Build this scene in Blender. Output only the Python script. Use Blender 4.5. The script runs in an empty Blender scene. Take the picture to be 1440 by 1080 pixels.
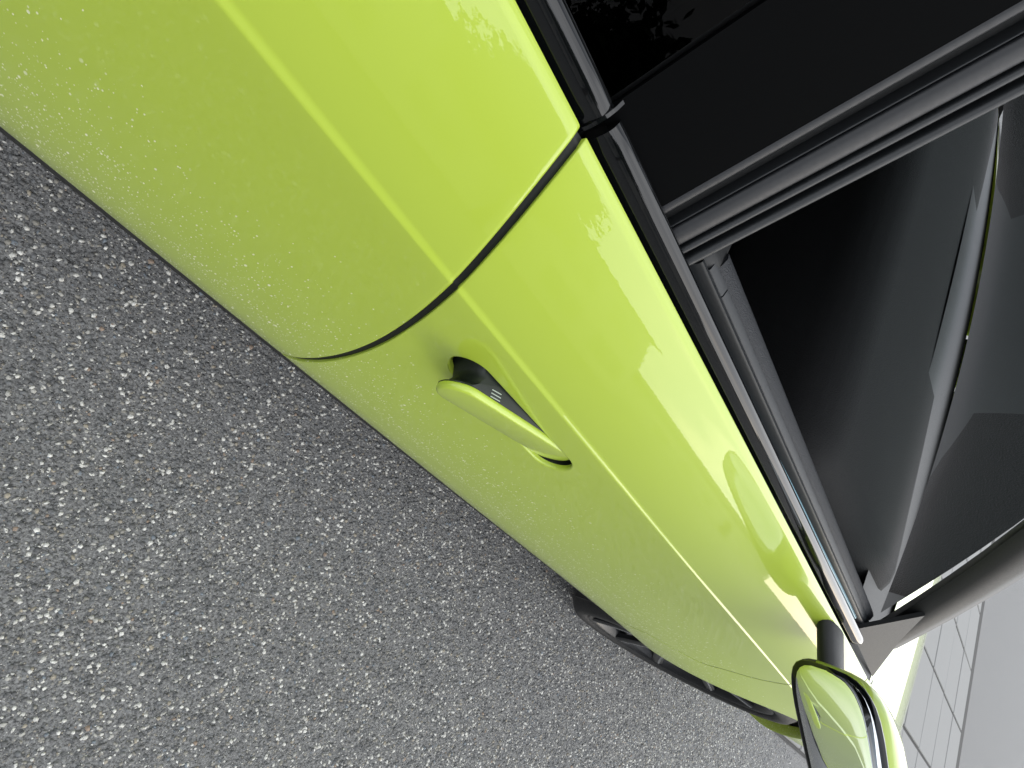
import bpy, bmesh, math, random
import numpy as np
from mathutils import Vector, Matrix

# ------------------------------------------------------------------ camera, sky, sun, exposure
S = bpy.context.scene
COL = S.collection
cam_data = bpy.data.cameras.new('camera')
cam = bpy.data.objects.new('camera', cam_data)
COL.objects.link(cam)
S.camera = cam
# world axes: X = the car's forward, -Y = out of its right side, Z = up; the phone is held rolled over
R_ROWS = ((0.5601910, 0.4681638, 0.6833803), (0.6015558, -0.7970749, 0.0529360), (0.5694880, 0.3814371, -0.7281409))
right, down, fwd = (Vector(r) for r in R_ROWS)
m = Matrix.Identity(4)
for i in range(3):
    m[i][0] = right[i]; m[i][1] = -down[i]; m[i][2] = -fwd[i]
m[0][3], m[1][3], m[2][3] = -1.666, -1.091, 1.157
cam.matrix_world = m
cam_data.sensor_width = 36.0
cam_data.lens = 796.546/1440*36.0
cam_data.clip_start = 0.02
cam_data.clip_end = 600

SUN_EL, SUN_AZ = math.radians(20), math.radians(120)
world = bpy.data.worlds.new('World')
S.world = world
world.use_nodes = True
wt = world.node_tree
wt.nodes.clear()
w_out = wt.nodes.new('ShaderNodeOutputWorld')
w_bg = wt.nodes.new('ShaderNodeBackground')
w_sky = wt.nodes.new('ShaderNodeTexSky')
w_sky.sky_type = 'NISHITA'; w_sky.sun_disc = False
w_sky.sun_elevation = SUN_EL; w_sky.sun_rotation = SUN_AZ
w_sky.air_density = 1.0; w_sky.dust_density = 1.5
w_tc = wt.nodes.new('ShaderNodeTexCoord')
w_n = wt.nodes.new('ShaderNodeTexNoise')
w_n.inputs['Scale'].default_value = 2.2; w_n.inputs['Detail'].default_value = 7; w_n.inputs['Roughness'].default_value = .6
w_map = wt.nodes.new('ShaderNodeMapping'); w_map.inputs['Scale'].default_value = (1, 1, 2.2)
w_ramp = wt.nodes.new('ShaderNodeMapRange')
w_ramp.inputs['From Min'].default_value = .36; w_ramp.inputs['From Max'].default_value = .60
w_ramp.inputs['To Min'].default_value = .30; w_ramp.inputs["To Max"].default_value = .95
w_mix = wt.nodes.new('ShaderNodeMix'); w_mix.data_type = 'RGBA'
w_mix.inputs['B'].default_value = (9.6, 9.9, 10.3, 1)      # the overcast cloud sheet
L = wt.links.new
L(w_tc.outputs['Generated'], w_map.inputs['Vector']); L(w_map.outputs['Vector'], w_n.inputs['Vector'])
L(w_n.outputs['Fac'], w_ramp.inputs['Value']); L(w_ramp.outputs['Result'], w_mix.inputs['Factor'])
L(w_sky.outputs['Color'], w_mix.inputs['A']); L(w_mix.outputs['Result'], w_bg.inputs['Color'])
w_bg.inputs['Strength'].default_value = .062
L(w_bg.outputs['Background'], w_out.inputs['Surface'])

sun_data = bpy.data.lights.new('sun', 'SUN')
sun_data.energy = 0.95; sun_data.angle = math.radians(120); sun_data.color = (1, .985, .96)
sun = bpy.data.objects.new('sun', sun_data)
COL.objects.link(sun)
# Nishita: rotation is measured clockwise from +Y
sdir = Vector((math.sin(SUN_AZ)*math.cos(SUN_EL), math.cos(SUN_AZ)*math.cos(SUN_EL), math.sin(SUN_EL)))
sun.rotation_euler = sdir.to_track_quat('Z', 'Y').to_euler()

S.view_settings.view_transform = 'Standard'
S.view_settings.look = 'None'
S.view_settings.exposure = 1.60
S.view_settings.gamma = 1.0
S.view_settings.use_curve_mapping = False
S.render.engine = 'CYCLES'
S.cycles.use_denoising = True
S.cycles.max_bounces = 8

rng = random.Random(7)
nrng = np.random.default_rng(7)

# ------------------------------------------------------------------ helpers
def mesh_obj(name, verts, faces, mat=None, parent=None, smooth=True, auto=None):
    me = bpy.data.meshes.new(name)
    me.from_pydata([tuple(v) for v in verts], [], faces)
    me.validate(); me.update()
    o = bpy.data.objects.new(name, me)
    COL.objects.link(o)
    if mat: me.materials.append(mat)
    if smooth:
        me.polygons.foreach_set('use_smooth', [True]*len(me.polygons))
        if auto is not None:
            me.set_sharp_from_angle(angle=math.radians(auto))
    if parent: o.parent = parent
    return o
def bm_obj(name, bm, mat=None, parent=None, smooth=True, auto=35):
    bmesh.ops.recalc_face_normals(bm, faces=bm.faces[:])
    me = bpy.data.meshes.new(name); bm.to_mesh(me); bm.free()
    o = bpy.data.objects.new(name, me); COL.objects.link(o)
    if mat: me.materials.append(mat)
    if smooth:
        me.polygons.foreach_set('use_smooth', [True]*len(me.polygons))
        me.set_sharp_from_angle(angle=math.radians(auto))
    if parent: o.parent = parent
    return o
def tag(o, label=None, cat=None, group=None, kind=None):
    if label: o['label'] = label
    if cat: o['category'] = cat
    if group: o['group'] = group
    if kind: o['kind'] = kind
    return o
def empty(name, loc=(0, 0, 0)):
    e = bpy.data.objects.new(name, None); COL.objects.link(e); e.location = loc
    e.empty_display_size = .2
    return e
def grid_faces(nr, nc, wrap=False, flip=False, base=0):
    f = []
    for r in range(nr-1):
        for c in range(nc if wrap else nc-1):
            d = (c+1) % nc
            q = [base+r*nc+c, base+r*nc+d, base+(r+1)*nc+d, base+(r+1)*nc+c]
            f.append(q[::-1] if flip else q)
    return f
def sweep(name, paths, mat, parent, cap=True, smooth=True, auto=40, closed=True):
    """paths: list of sections, each a list of points; joins them section to section"""
    nc = len(paths[0]); v = [p for s in paths for p in s]
    f = grid_faces(len(paths), nc, wrap=closed)
    if cap and closed:
        f.append(list(range(nc))[::-1]); b = (len(paths)-1)*nc; f.append([b+i for i in range(nc)])
    bm = bmesh.new(); vs = [bm.verts.new(p) for p in v]
    for q in f:
        try: bm.faces.new([vs[i] for i in q])
        except ValueError: pass
    return bm_obj(name, bm, mat, parent, smooth, auto)
def rounded_box(bm, lo, hi, r=.01, seg=3, mat=None):
    c = [(a+b)/2 for a, b in zip(lo, hi)]; d = [b-a for a, b in zip(lo, hi)]
    res = bmesh.ops.create_cube(bm, size=1.0)
    vs = res['verts']
    for v in vs: v.co = Vector((v.co.x*d[0], v.co.y*d[1], v.co.z*d[2]))
    es = list({e for v in vs for e in v.link_edges})
    out = bmesh.ops.bevel(bm, geom=es, offset=min(r, min(d)*.49), segments=seg, profile=.5, affect='EDGES')
    allv = {v for f in out['faces'] for v in f.verts} | {v for v in vs if v.is_valid}
    fs = {f for v in allv for f in v.link_faces}; allv |= {v for f in fs for v in f.verts}
    M = Matrix.Translation(c)
    if mat is not None: M = M @ mat
    for v in allv: v.co = M @ v.co
    return list(allv)
def box_obj(name, lo, hi, mat, parent, r=.01, seg=3, rot=None):
    bm = bmesh.new(); rounded_box(bm, lo, hi, r, seg, rot)
    return bm_obj(name, bm, mat, parent)

# ------------------------------------------------------------------ materials
def new_mat(name):
    mt = bpy.data.materials.new(name); mt.use_nodes = True
    nt = mt.node_tree; return mt, nt, nt.nodes['Principled BSDF']
def node(nt, kind, **kw):
    n = nt.nodes.new(kind)
    for k, v in kw.items():
        if k.startswith('i_'): n.inputs[k[2:].replace('_', ' ')].default_value = v
        else: setattr(n, k, v)
    return n
def plain(name, col, rough=.5, metal=0, coat=0, spec=.5, bump=None):
    mt, nt, b = new_mat(name)
    b.inputs['Base Color'].default_value = (*col, 1); b.inputs['Roughness'].default_value = rough
    b.inputs['Metallic'].default_value = metal; b.inputs['Coat Weight'].default_value = coat
    b.inputs['Coat Roughness'].default_value = .04; b.inputs['Specular IOR Level'].default_value = spec
    if bump:
        sc, st, dist = bump
        g = node(nt, 'ShaderNodeNewGeometry')
        n = node(nt, 'ShaderNodeTexNoise'); n.inputs['Scale'].default_value = sc; n.inputs['Detail'].default_value = 4
        bp = node(nt, 'ShaderNodeBump'); bp.inputs['Strength'].default_value = st; bp.inputs['Distance'].default_value = dist
        nt.links.new(g.outputs['Position'], n.inputs['Vector']); nt.links.new(n.outputs['Fac'], bp.inputs['Height'])
        nt.links.new(bp.outputs['Normal'], b.inputs['Normal'])
        mr = node(nt, 'ShaderNodeMapRange'); mr.inputs['To Min'].default_value = rough*.8; mr.inputs['To Max'].default_value = min(1, rough*1.2)
        nt.links.new(n.outputs['Fac'], mr.inputs['Value']); nt.links.new(mr.outputs['Result'], b.inputs['Roughness'])
    return mt
def mixc(nt, fac, a, b, blend='MIX'):
    n = node(nt, 'ShaderNodeMix', data_type='RGBA', blend_type=blend)
    for sock, v in (('Factor', fac), ('A', a), ('B', b)):
        if hasattr(v, 'is_output'): nt.links.new(v, n.inputs[sock])
        elif sock == 'Factor': n.inputs[sock].default_value = v
        else: n.inputs[sock].default_value = (*v, 1)
    return n.outputs['Result']
def math_n(nt, op, a, b=None, clamp=False):
    n = node(nt, 'ShaderNodeMath', operation=op, use_clamp=clamp)
    for i, v in enumerate((a, b)):
        if v is None: continue
        if hasattr(v, 'is_output'): nt.links.new(v, n.inputs[i])
        else: n.inputs[i].default_value = v
    return n.outputs[0]
def map_r(nt, v, a, b, c=0.0, d=1.0, interp='LINEAR'):
    n = node(nt, 'ShaderNodeMapRange', interpolation_type=interp)
    nt.links.new(v, n.inputs['Value'])
    for k, x in (('From Min', a), ('From Max', b), ('To Min', c), ('To Max', d)): n.inputs[k].default_value = x
    return n.outputs['Result']

def paint_material():
    mt, nt, b = new_mat('lime_paint')
    lk = nt.links.new
    g = node(nt, 'ShaderNodeNewGeometry')
    sep = node(nt, 'ShaderNodeSeparateXYZ'); lk(g.outputs['Position'], sep.inputs['Vector'])
    base = (.405, .53, .050)
    # a light pearl grain
    fl = node(nt, 'ShaderNodeTexVoronoi'); fl.inputs['Scale'].default_value = 2600
    lk(g.outputs['Position'], fl.inputs['Vector'])
    bw = node(nt, 'ShaderNodeRGBToBW'); lk(fl.outputs['Color'], bw.inputs['Color'])
    grain = map_r(nt, bw.outputs['Val'], 0, 1, .0, .10)
    col = mixc(nt, grain, base, (.56, .66, .05))
    # road film and dried spray spots, thick near the sill, none above the crease
    n1 = node(nt, 'ShaderNodeTexNoise'); n1.inputs['Scale'].default_value = 5; n1.inputs['Detail'].default_value = 5
    lk(g.outputs['Position'], n1.inputs['Vector'])
    zz = math_n(nt, 'ADD', sep.outputs['Z'], math_n(nt, 'MULTIPLY', math_n(nt, 'SUBTRACT', n1.outputs['Fac'], .5), .16))
    low = map_r(nt, zz, .72, .42)
    film = math_n(nt, 'MULTIPLY', math_n(nt, 'POWER', low, 1.6), .22)
    col = mixc(nt, film, col, (.45, .49, .24))
    mp = node(nt, 'ShaderNodeMapping'); mp.inputs['Rotation'].default_value = (0, math.radians(35), 0); mp.inputs['Scale'].default_value = (1, 1, .55)
    lk(g.outputs['Position'], mp.inputs['Vector'])
    total = None
    for sc, thr, amt in ((130, .19, .55), (230, .26, 1.2), (400, .31, 1.6)):
        v = node(nt, 'ShaderNodeTexVoronoi'); v.inputs['Scale'].default_value = sc; v.inputs['Randomness'].default_value = 1
        lk(mp.outputs['Vector'], v.inputs['Vector'])
        rnd = node(nt, 'ShaderNodeSeparateColor'); lk(v.outputs['Color'], rnd.inputs['Color'])
        # only some cells carry a spot; the chance rises towards the sill
        gate = math_n(nt, 'LESS_THAN', rnd.outputs['Red'], math_n(nt, 'MULTIPLY', math_n(nt, 'POWER', low, 1.5), amt*1.4))
        size = math_n(nt, 'MULTIPLY', rnd.outputs['Green'], thr)
        spot = map_r(nt, math_n(nt, 'SUBTRACT', v.outputs['Distance'], size), .06, -.04)
        k = math_n(nt, 'MULTIPLY', math_n(nt, 'MULTIPLY', spot, gate), map_r(nt, rnd.outputs['Blue'], 0, 1, .2, .95))
        total = k if total is None else math_n(nt, 'MAXIMUM', total, k)
    col = mixc(nt, total, col, (.80, .82, .60))
    lk(col, b.inputs['Base Color'])
    b.inputs['Roughness'].default_value = .42
    b.inputs['Specular IOR Level'].default_value = .35
    cw = math_n(nt, 'SUBTRACT', 1.0, math_n(nt, 'MAXIMUM', total, math_n(nt, 'MULTIPLY', film, .9)), True)
    lk(cw, b.inputs['Coat Weight'])
    cr = math_n(nt, 'ADD', .012, math_n(nt, 'MULTIPLY', low, .16)); lk(cr, b.inputs['Coat Roughness'])
    # very slight orange peel in the lacquer
    n2 = node(nt, 'ShaderNodeTexNoise'); n2.inputs['Scale'].default_value = 170; n2.inputs['Detail'].default_value = 2
    lk(g.outputs['Position'], n2.inputs['Vector'])
    bp = node(nt, 'ShaderNodeBump'); bp.inputs['Strength'].default_value = .035; bp.inputs['Distance'].default_value = .0006
    lk(n2.outputs['Fac'], bp.inputs['Height']); lk(bp.outputs['Normal'], b.inputs['Coat Normal'])
    return mt
def asphalt_material():
    mt, nt, b = new_mat('asphalt'); lk = nt.links.new
    g = node(nt, 'ShaderNodeNewGeometry')
    n0 = node(nt, 'ShaderNodeTexNoise'); n0.inputs['Scale'].default_value = 1.3; n0.inputs['Detail'].default_value = 6
    n1 = node(nt, 'ShaderNodeTexNoise'); n1.inputs['Scale'].default_value = 190; n1.inputs['Detail'].default_value = 6; n1.inputs['Roughness'].default_value = .7
    for n in (n0, n1): lk(g.outputs['Position'], n.inputs['Vector'])
    col = mixc(nt, map_r(nt, n1.outputs['Fac'], .36, .64), (.020, .0205, .021), (.29, .29, .288))  # bitumen and grit grain; its dark end also paints shade into the pits
    col = mixc(nt, map_r(nt, n0.outputs['Fac'], .35, .65, 0, .35), col, (.15, .15, .15))
    hs = None
    for sc, lo, hi, frac in ((130, .12, .36, .55), (260, .14, .40, .65)):
        v = node(nt, 'ShaderNodeTexVoronoi'); v.inputs['Scale'].default_value = sc; lk(g.outputs['Position'], v.inputs['Vector'])
        sp = node(nt, 'ShaderNodeSeparateColor'); lk(v.outputs['Color'], sp.inputs['Color'])
        gate = math_n(nt, 'LESS_THAN', sp.outputs['Red'], frac)
        st = math_n(nt, 'MULTIPLY', map_r(nt, v.outputs['Distance'], hi, lo), gate)
        rp = node(nt, 'ShaderNodeValToRGB'); lk(sp.outputs['Green'], rp.inputs['Fac'])
        cr = rp.color_ramp; cr.elements[0].color = (.07, .07, .07, 1); cr.elements[1].color = (.72, .71, .67, 1)
        for pos, c in ((.45, (.14, .14, .14)), (.7, (.22, .215, .20)), (.86, (.34, .31, .26))):
            e = cr.elements.new(pos); e.color = (*c, 1)
        col = mixc(nt, st, col, rp.outputs['Color'])
        h = math_n(nt, 'MULTIPLY', st, math_n(nt, 'ADD', .4, sp.outputs['Blue']))
        hs = h if hs is None else math_n(nt, 'MAXIMUM', hs, h)
    lk(col, b.inputs['Base Color'])
    b.inputs['Roughness'].default_value = .75
    hh = math_n(nt, 'ADD', hs, math_n(nt, 'MULTIPLY', n1.outputs['Fac'], 1.2))
    bp = node(nt, 'ShaderNodeBump'); bp.inputs['Strength'].default_value = .9; bp.inputs['Distance'].default_value = .0030
    lk(hh, bp.inputs['Height']); lk(bp.outputs['Normal'], b.inputs['Normal'])
    return mt
def stone_material():
    mt, nt, b = new_mat('aggregate_stone'); lk = nt.links.new
    g = node(nt, 'ShaderNodeNewGeometry')
    rp = node(nt, 'ShaderNodeValToRGB'); lk(g.outputs['Random Per Island'], rp.inputs['Fac'])
    cr = rp.color_ramp; cr.interpolation = 'CONSTANT'
    cols = [(0, (.075, .077, .08)), (.16, (.10, .10, .10)), (.34, (.14, .145, .15)), (.50, (.20, .20, .195)), (.62, (.27, .255, .22)),
            (.70, (.34, .30, .23)), (.74, (.46, .45, .41)), (.81, (.66, .65, .60)), (.915, (.30, .22, .16)), (.928, (.78, .77, .72)), (.975, (.17, .20, .23))]
    cr.elements[0].position = 0; cr.elements[0].color = (*cols[0][1], 1); cr.elements[1].position = cols[1][0]; cr.elements[1].color = (*cols[1][1], 1)
    for p, c in cols[2:]:
        e = cr.elements.new(p); e.color = (*c, 1)
    n1 = node(nt, 'ShaderNodeTexNoise'); n1.inputs['Scale'].default_value = 500; n1.inputs['Detail'].default_value = 3
    lk(g.outputs['Position'], n1.inputs['Vector'])
    col = mixc(nt, map_r(nt, n1.outputs['Fac'], .35, .7, 0, .55), rp.outputs['Color'], (.10, .10, .10))
    lk(col, b.inputs['Base Color']); b.inputs['Roughness'].default_value = .6
    return mt
def glass_material(name, tint, rough=.0, ior=1.5):
    mt, nt, b = new_mat(name)
    nt.nodes.remove(b)
    out = nt.nodes['Material Output']
    tr = node(nt, 'ShaderNodeBsdfTransparent'); tr.inputs['Color'].default_value = (*tint, 1)
    gl = node(nt, 'ShaderNodeBsdfGlossy'); gl.inputs['Roughness'].default_value = rough; gl.inputs['Color'].default_value = (1, 1, 1, 1)
    fr = node(nt, 'ShaderNodeFresnel'); fr.inputs['IOR'].default_value = ior
    mx = node(nt, 'ShaderNodeMixShader')
    nt.links.new(fr.outputs[0], mx.inputs[0]); nt.links.new(tr.outputs[0], mx.inputs[1]); nt.links.new(gl.outputs[0], mx.inputs[2])
    nt.links.new(mx.outputs[0], out.inputs['Surface'])
    return mt
def grained(name, col, rough, scale=900, dist=.0008):
    mt, nt, b = new_mat(name); lk = nt.links.new
    g = node(nt, 'ShaderNodeNewGeometry')
    v = node(nt, 'ShaderNodeTexVoronoi'); v.inputs['Scale'].default_value = scale; lk(g.outputs['Position'], v.inputs['Vector'])
    bp = node(nt, 'ShaderNodeBump'); bp.inputs['Strength'].default_value = .8; bp.inputs['Distance'].default_value = dist
    lk(v.outputs['Distance'], bp.inputs['Height']); lk(bp.outputs['Normal'], b.inputs['Normal'])
    c = mixc(nt, map_r(nt, v.outputs['Distance'], 0, .7), col, tuple(x*1.5 for x in col)); lk(c, b.inputs['Base Color'])
    b.inputs['Roughness'].default_value = rough
    return mt

M = dict(
    paint=paint_material(), asphalt=asphalt_material(), stone=stone_material(),
    gloss=plain('gloss_black_trim', (.003, .0035, .004), .2, coat=1.0, spec=.05),
    satin=plain('satin_black_cover', (.002, .0022, .0024), .5, spec=.02),
    rubber=plain('black_rubber', (.006, .0065, .0065), .55, bump=(400, .3, .0006)),
    seal=plain('grey_rubber_seal', (.013, .0145, .016), .42, bump=(300, .15, .0005)),
    seal_dark=plain('dark_seal', (.0075, .0082, .010), .45, bump=(300, .15, .0005)),
    plastic=plain('black_plastic', (.010, .0105, .011), .55, bump=(600, .3, .0006)),
    sill=plain('black_sill_plastic', (.005, .0052, .005), .5, bump=(240, .3, .0008)),
    door_soft=plain('grey_door_trim', (.015, .0175, .0205), .5, bump=(500, .2, .0004)),
    door_grain=grained('grained_door_trim', (.011, .0125, .0155), .65),
    interior=grained('dark_interior', (.0035, .0035, .004), .85, 500),
    fabric=plain('dark_seat_fabric', (.006, .006, .007), .95, spec=.1, bump=(700, .5, .001)),
    pocket=plain('handle_pocket_plastic', (.006, .008, .005), .45, bump=(500, .1, .0004)),
    web=plain('handle_web_plastic', (.010, .0145, .0108), .45, bump=(700, .12, .0004)),
    mark=plain('engraved_mark', (.42, .48, .42), .4),
    glass_dark=glass_material('privacy_glass', (.05, .055, .055), ior=1.10),
    glass_clear=glass_material('clear_glass', (.72, .80, .80)),
    glass_edge=plain('glass_edge', (.16, .30, .36), .15),
    tyre=plain('tyre_rubber', (.013, .013, .013), .7, bump=(160, .5, .0015)),
    rim=plain('dark_gloss_rim', (.008, .0085, .010), .4, coat=.22, spec=.3),
    rim_cut=plain('machined_rim', (.55, .56, .58), .25, metal=1),
    steel=plain('brake_steel', (.10, .10, .10), .35, metal=1),
    mirror=plain('mirror_glass', (.85, .87, .88), .02, metal=1),
    lamp=plain('headlamp_inner', (.5, .52, .55), .15, metal=.9),
    red=plain('tail_lamp_red', (.35, .01, .01), .15, coat=1),
    joint=plain('slab_joint', (.035, .034, .032), .9, bump=(120, .6, .003)),
    concrete=plain('pale_concrete', (.22, .22, .215), .85, bump=(90, .6, .002)),
    render_wall=plain('rendered_wall', (.50, .48, .45), .9, bump=(30, .5, .01)),
    roof_tile=plain('dark_roof_tile', (.06, .05, .05), .75, bump=(9, .8, .03)),
    frame=plain('window_frame', (.42, .41, .39), .4),
    pane=plain('house_window_pane', (.20, .21, .22), .25),
    bark=plain('bark', (.07, .055, .045), .9, bump=(25, 1.0, .02)),
    leaf=plain('leaf', (.035, .065, .02), .6),
)

# ------------------------------------------------------------------ the car's side as a surface: outward distance and height
def lerp_table(x, xs, ys):
    if x <= xs[0]: return ys[0]
    for i in range(len(xs)-1):
        if x <= xs[i+1]:
            t = (x-xs[i])/(xs[i+1]-xs[i]); return ys[i]+(ys[i+1]-ys[i])*t
    return ys[-1]
def smooth_table(x, xs, ys):
    if x <= xs[0]: return ys[0]
    for i in range(len(xs)-1):
        if x <= xs[i+1]:
            t = (x-xs[i])/(xs[i+1]-xs[i]); t = t*t*(3-2*t); return ys[i]+(ys[i+1]-ys[i])*t
    return ys[-1]
def nose_drop(X): return .12*max(0.0, (X+.35)/1.2)**2
def z_crease(X): return .797-.049*(X+1.2)-nose_drop(X)
def o_crease(X): return .892-(.014 if X > -1.2 else .006)*(X+1.2)**2
def z_belt(X): return .9185-.0445*(X+1.2)-nose_drop(X)
def o_belt(X): return .8255+.004*(X+1.2)-.012*max(0, X+.3)**2
Z_BOT = .372
LOW_T = [0, .03, .2, .45, .62, .75, .85, .92, 1.0]
LOW_V = [9.5, 7.5, 7, 6, 4.5, 1.5, -6, -16, -34]
LOW = [0.0]
for _i in range(200):
    LOW.append(LOW[-1]+math.tan(math.radians(smooth_table((_i+.5)/200, LOW_T, LOW_V)))/200*(.797-Z_BOT))
def low_o(q):
    f = max(0, q)*200; i = min(199, int(f)); return LOW[i]+(LOW[i+1]-LOW[i])*(f-i)
N_LOW, N_LEDGE, N_UP, N_ROLL = 60, 16, 40, 10
N_S = N_LOW+N_LEDGE+N_UP+N_ROLL
def flare(X, z):
    f = .046*math.exp(-.5*(X/.30)**2)*math.exp(-.5*((z-.56)/.12)**2)
    f -= .024*smooth_table(X, [.10, .42], [0, 1])*smooth_table(z, [.37, .52], [1, 0])
    return f+.040*math.exp(-.5*((X+2.78)/.32)**2)*math.exp(-.5*((z-.60)/.14)**2)
def side_low(X, z):
    """outward distance of the lower side at height z (below the crease)"""
    Z = z_crease(X); q = (Z-z)/(Z-Z_BOT)
    return o_crease(X)+low_o(q)+flare(X, z)
def section(X):
    """the side at X: list of [outward, z] from the lower edge up to the window belt"""
    Z, O = z_crease(X), o_crease(X); Zb, Ob = z_belt(X), o_belt(X)
    pts = []
    for i in range(N_LOW):
        q = 1-i/N_LOW
        pts.append([O+low_o(q), Z-(Z-Z_BOT)*q])
    w = smooth_table(X, [-1.9, -1.25, -.9, -.4], [.0056, .0042, .0027, .0023])
    TOPT = smooth_table(X, [-1.6, -1.1, -.8], [35, 38, 47])
    o, z = O, Z; pts.append([o, z])
    for k in range(N_LEDGE):
        t = (k+.5)/N_LEDGE
        tilt = smooth_table(t, [0, .38, .50, 1.0], [9, TOPT, TOPT, 18]); d = w*2.2/N_LEDGE
        o -= math.sin(math.radians(tilt))*d; z += math.cos(math.radians(tilt))*d; pts.append([o, z])
    r = .011; A0 = 36; ca, sa = math.cos(math.radians(86)), math.sin(math.radians(86))
    roll = []
    for k in range(N_ROLL+1):
        a = math.radians(A0+(86-A0)*k/N_ROLL)
        roll.append([Ob+r*(math.cos(a)-ca), Zb-r*(sa-math.sin(a))])
    to, tz = roll[0]
    oo, zz = o, z; seg = [(oo, zz)]
    for k in range(N_UP):
        t = (k+.5)/N_UP; tilt = 18+18*t
        oo -= math.sin(math.radians(tilt))/N_UP; zz += math.cos(math.radians(tilt))/N_UP; seg.append((oo, zz))
    kz = (tz-z)/(zz-z); err = (to-o)-(oo-o)*kz
    for k in range(1, N_UP):
        a, b = seg[k]; f = (b-z)/(zz-z)
        pts.append([o+(a-o)*kz+err*f, z+(b-z)*kz])
    pts += roll
    for p in pts: p[0] += flare(X, p[1])
    return pts
X_MIN, X_MAX, X_STEP = -3.75, 1.05, .01
TABLE = np.array([section(X_MIN+i*X_STEP) for i in range(int(round((X_MAX-X_MIN)/X_STEP))+1)])
def surf(X, j):
    f = (X-X_MIN)/X_STEP; i = max(0, min(len(TABLE)-2, int(f))); t = f-i
    o, z = TABLE[i, j]*(1-t)+TABLE[i+1, j]*t
    return o, z
def section_normal(X, j):
    """outward normal of the side in the (outward, z) plane"""
    a = TABLE[max(0, min(len(TABLE)-1, int((X-X_MIN)/X_STEP)))]
    p, q = a[max(0, j-1)], a[min(N_S, j+1)]
    d = q-p; n = np.array([d[1], -d[0]]); return n/np.linalg.norm(n)
CUT_Z = [.37, .43, .46, .517, .627, .715, .804, .876, .893, .925]
CUT_X = [-1.446, -1.440, -1.435, -1.430, -1.440, -1.461, -1.490, -1.515, -1.522, -1.540]
_cz = np.array(CUT_Z); _cx = np.polyfit(_cz, np.array(CUT_X), 4)
def cut_b(z): return float(np.polyval(_cx, z))              # gap between the rear and the front door
def cut_a(z): return smooth_table(z, [.372, .50, .62, .72, .90], [-.570, -.535, -.425, -.397, -.43])   # front door to fender
def cut_c(z): return smooth_table(z, [.372, .45, .75, .95], [-2.30, -2.32, -2.44, -2.47])              # rear door to rear wing
GAP = .0030

def edge_cols(r=.0028, depth=.016):
    """rounded edge: list of (dx towards the panel's inside, sink along the normal), outermost last"""
    c = [(r-r*math.sin(a), r-r*math.cos(a)) for a in (0.26, .52, .79, 1.05, 1.31, 1.571)]
    return c+[(0.0, depth*.5), (0.0, depth)]
def dent(X, z):
    # shallow dent added to darken the paint where the handle's shadow falls
    dx = X+1.412; sx = .034 if dx < 0 else .010
    return -.0030*math.exp(-.5*(dx/sx)**2-.5*((z-.7265)/.0165)**2)
def side_point(X, j, sink, sgn, extra=None):
    o, z = surf(X, j)
    if extra: o += extra(X, z)
    if sink:
        n = section_normal(X, j); o -= n[0]*sink; z -= n[1]*sink
    return (X, sgn*o, z)
def panel(name, xr, xf, mat, parent, sgn=-1, step=.006, extra=None, hole=None, j0=0, j1=N_S, r_rear=.0028, r_front=.0028):
    """a door skin between two shut lines xr(z), xf(z), with rolled edges and an optional hole"""
    nz = j1-j0+1
    er, ef = edge_cols(r_rear), edge_cols(r_front)
    rows = []
    for j in range(j0, j1+1):
        zr = surf(xr(.7), j)[1]; a = xr(zr)
        zf = surf(xf(.7), j)[1]; b = xf(zf)
        rows.append((a, b))
    n = int(max(b-a for a, b in rows)/step)
    V = []; cols = None
    for jj, (a, b) in enumerate(rows):
        j = j0+jj; line = []
        for dx, s in reversed(er): line.append((a+dx, s))
        a2, b2 = a+er[0][0]*1.6, b-ef[0][0]*1.6
        for i in range(n+1): line.append((a2+(b2-a2)*i/n, 0.0))
        for dx, s in ef: line.append((b-dx, s))
        cols = len(line)
        for X, s in line: V.append(side_point(X, j, s, sgn, extra))
    F = grid_faces(nz, cols, flip=(sgn > 0))
    if hole:
        F, V = cut_hole(F, V, nz, cols, j0, hole, sgn, extra)
    # folded lower hem
    base = len(V)
    for c in range(cols):
        x, y, z = V[c]; V.append((x, y-sgn*.004, z-.002))
    for c in range(cols):
        x, y, z = V[c]; V.append((x, y-sgn*.022, z+.002))
    for c in range(cols-1):
        q = [base+c, base+c+1, c+1, c]; F.append(q if sgn < 0 else q[::-1])
        q = [base+cols+c, base+cols+c+1, base+c+1, base+c]; F.append(q if sgn < 0 else q[::-1])
    return mesh_obj(name, V, F, mat, parent)
def pill(cx, cz, hl, hh, tilt, n, power=2.05):
    pts = []; q = n//4
    end = [(abs(math.cos(a))**(2/power)*hh*1.05, math.sin(a)) for a in [math.pi*(-.5+k/(2*q)) for k in range(2*q+1)]]
    right = [(hl-hh*1.05+x, math.copysign(abs(s)**(2/power), s)*hh) for x, s in end]
    loop = right+[(-x, -z) for x, z in right]
    return [(cx+x, cz+z+tilt*x) for x, z in loop]
POCKET = dict(cx=-1.3155, cz=.7415, hl=.1015, hh=.0255, tilt=-.030)
def resample(loop, n):
    P = loop+[loop[0]]
    d = [0.0]
    for a, b in zip(P, P[1:]): d.append(d[-1]+math.dist(a, b))
    out = []; k = 0
    for i in range(n):
        t = d[-1]*i/n
        while d[k+1] < t: k += 1
        u = (t-d[k])/(d[k+1]-d[k]); out.append(tuple(P[k][m]*(1-u)+P[k+1][m]*u for m in range(len(P[k]))))
    return out
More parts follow.
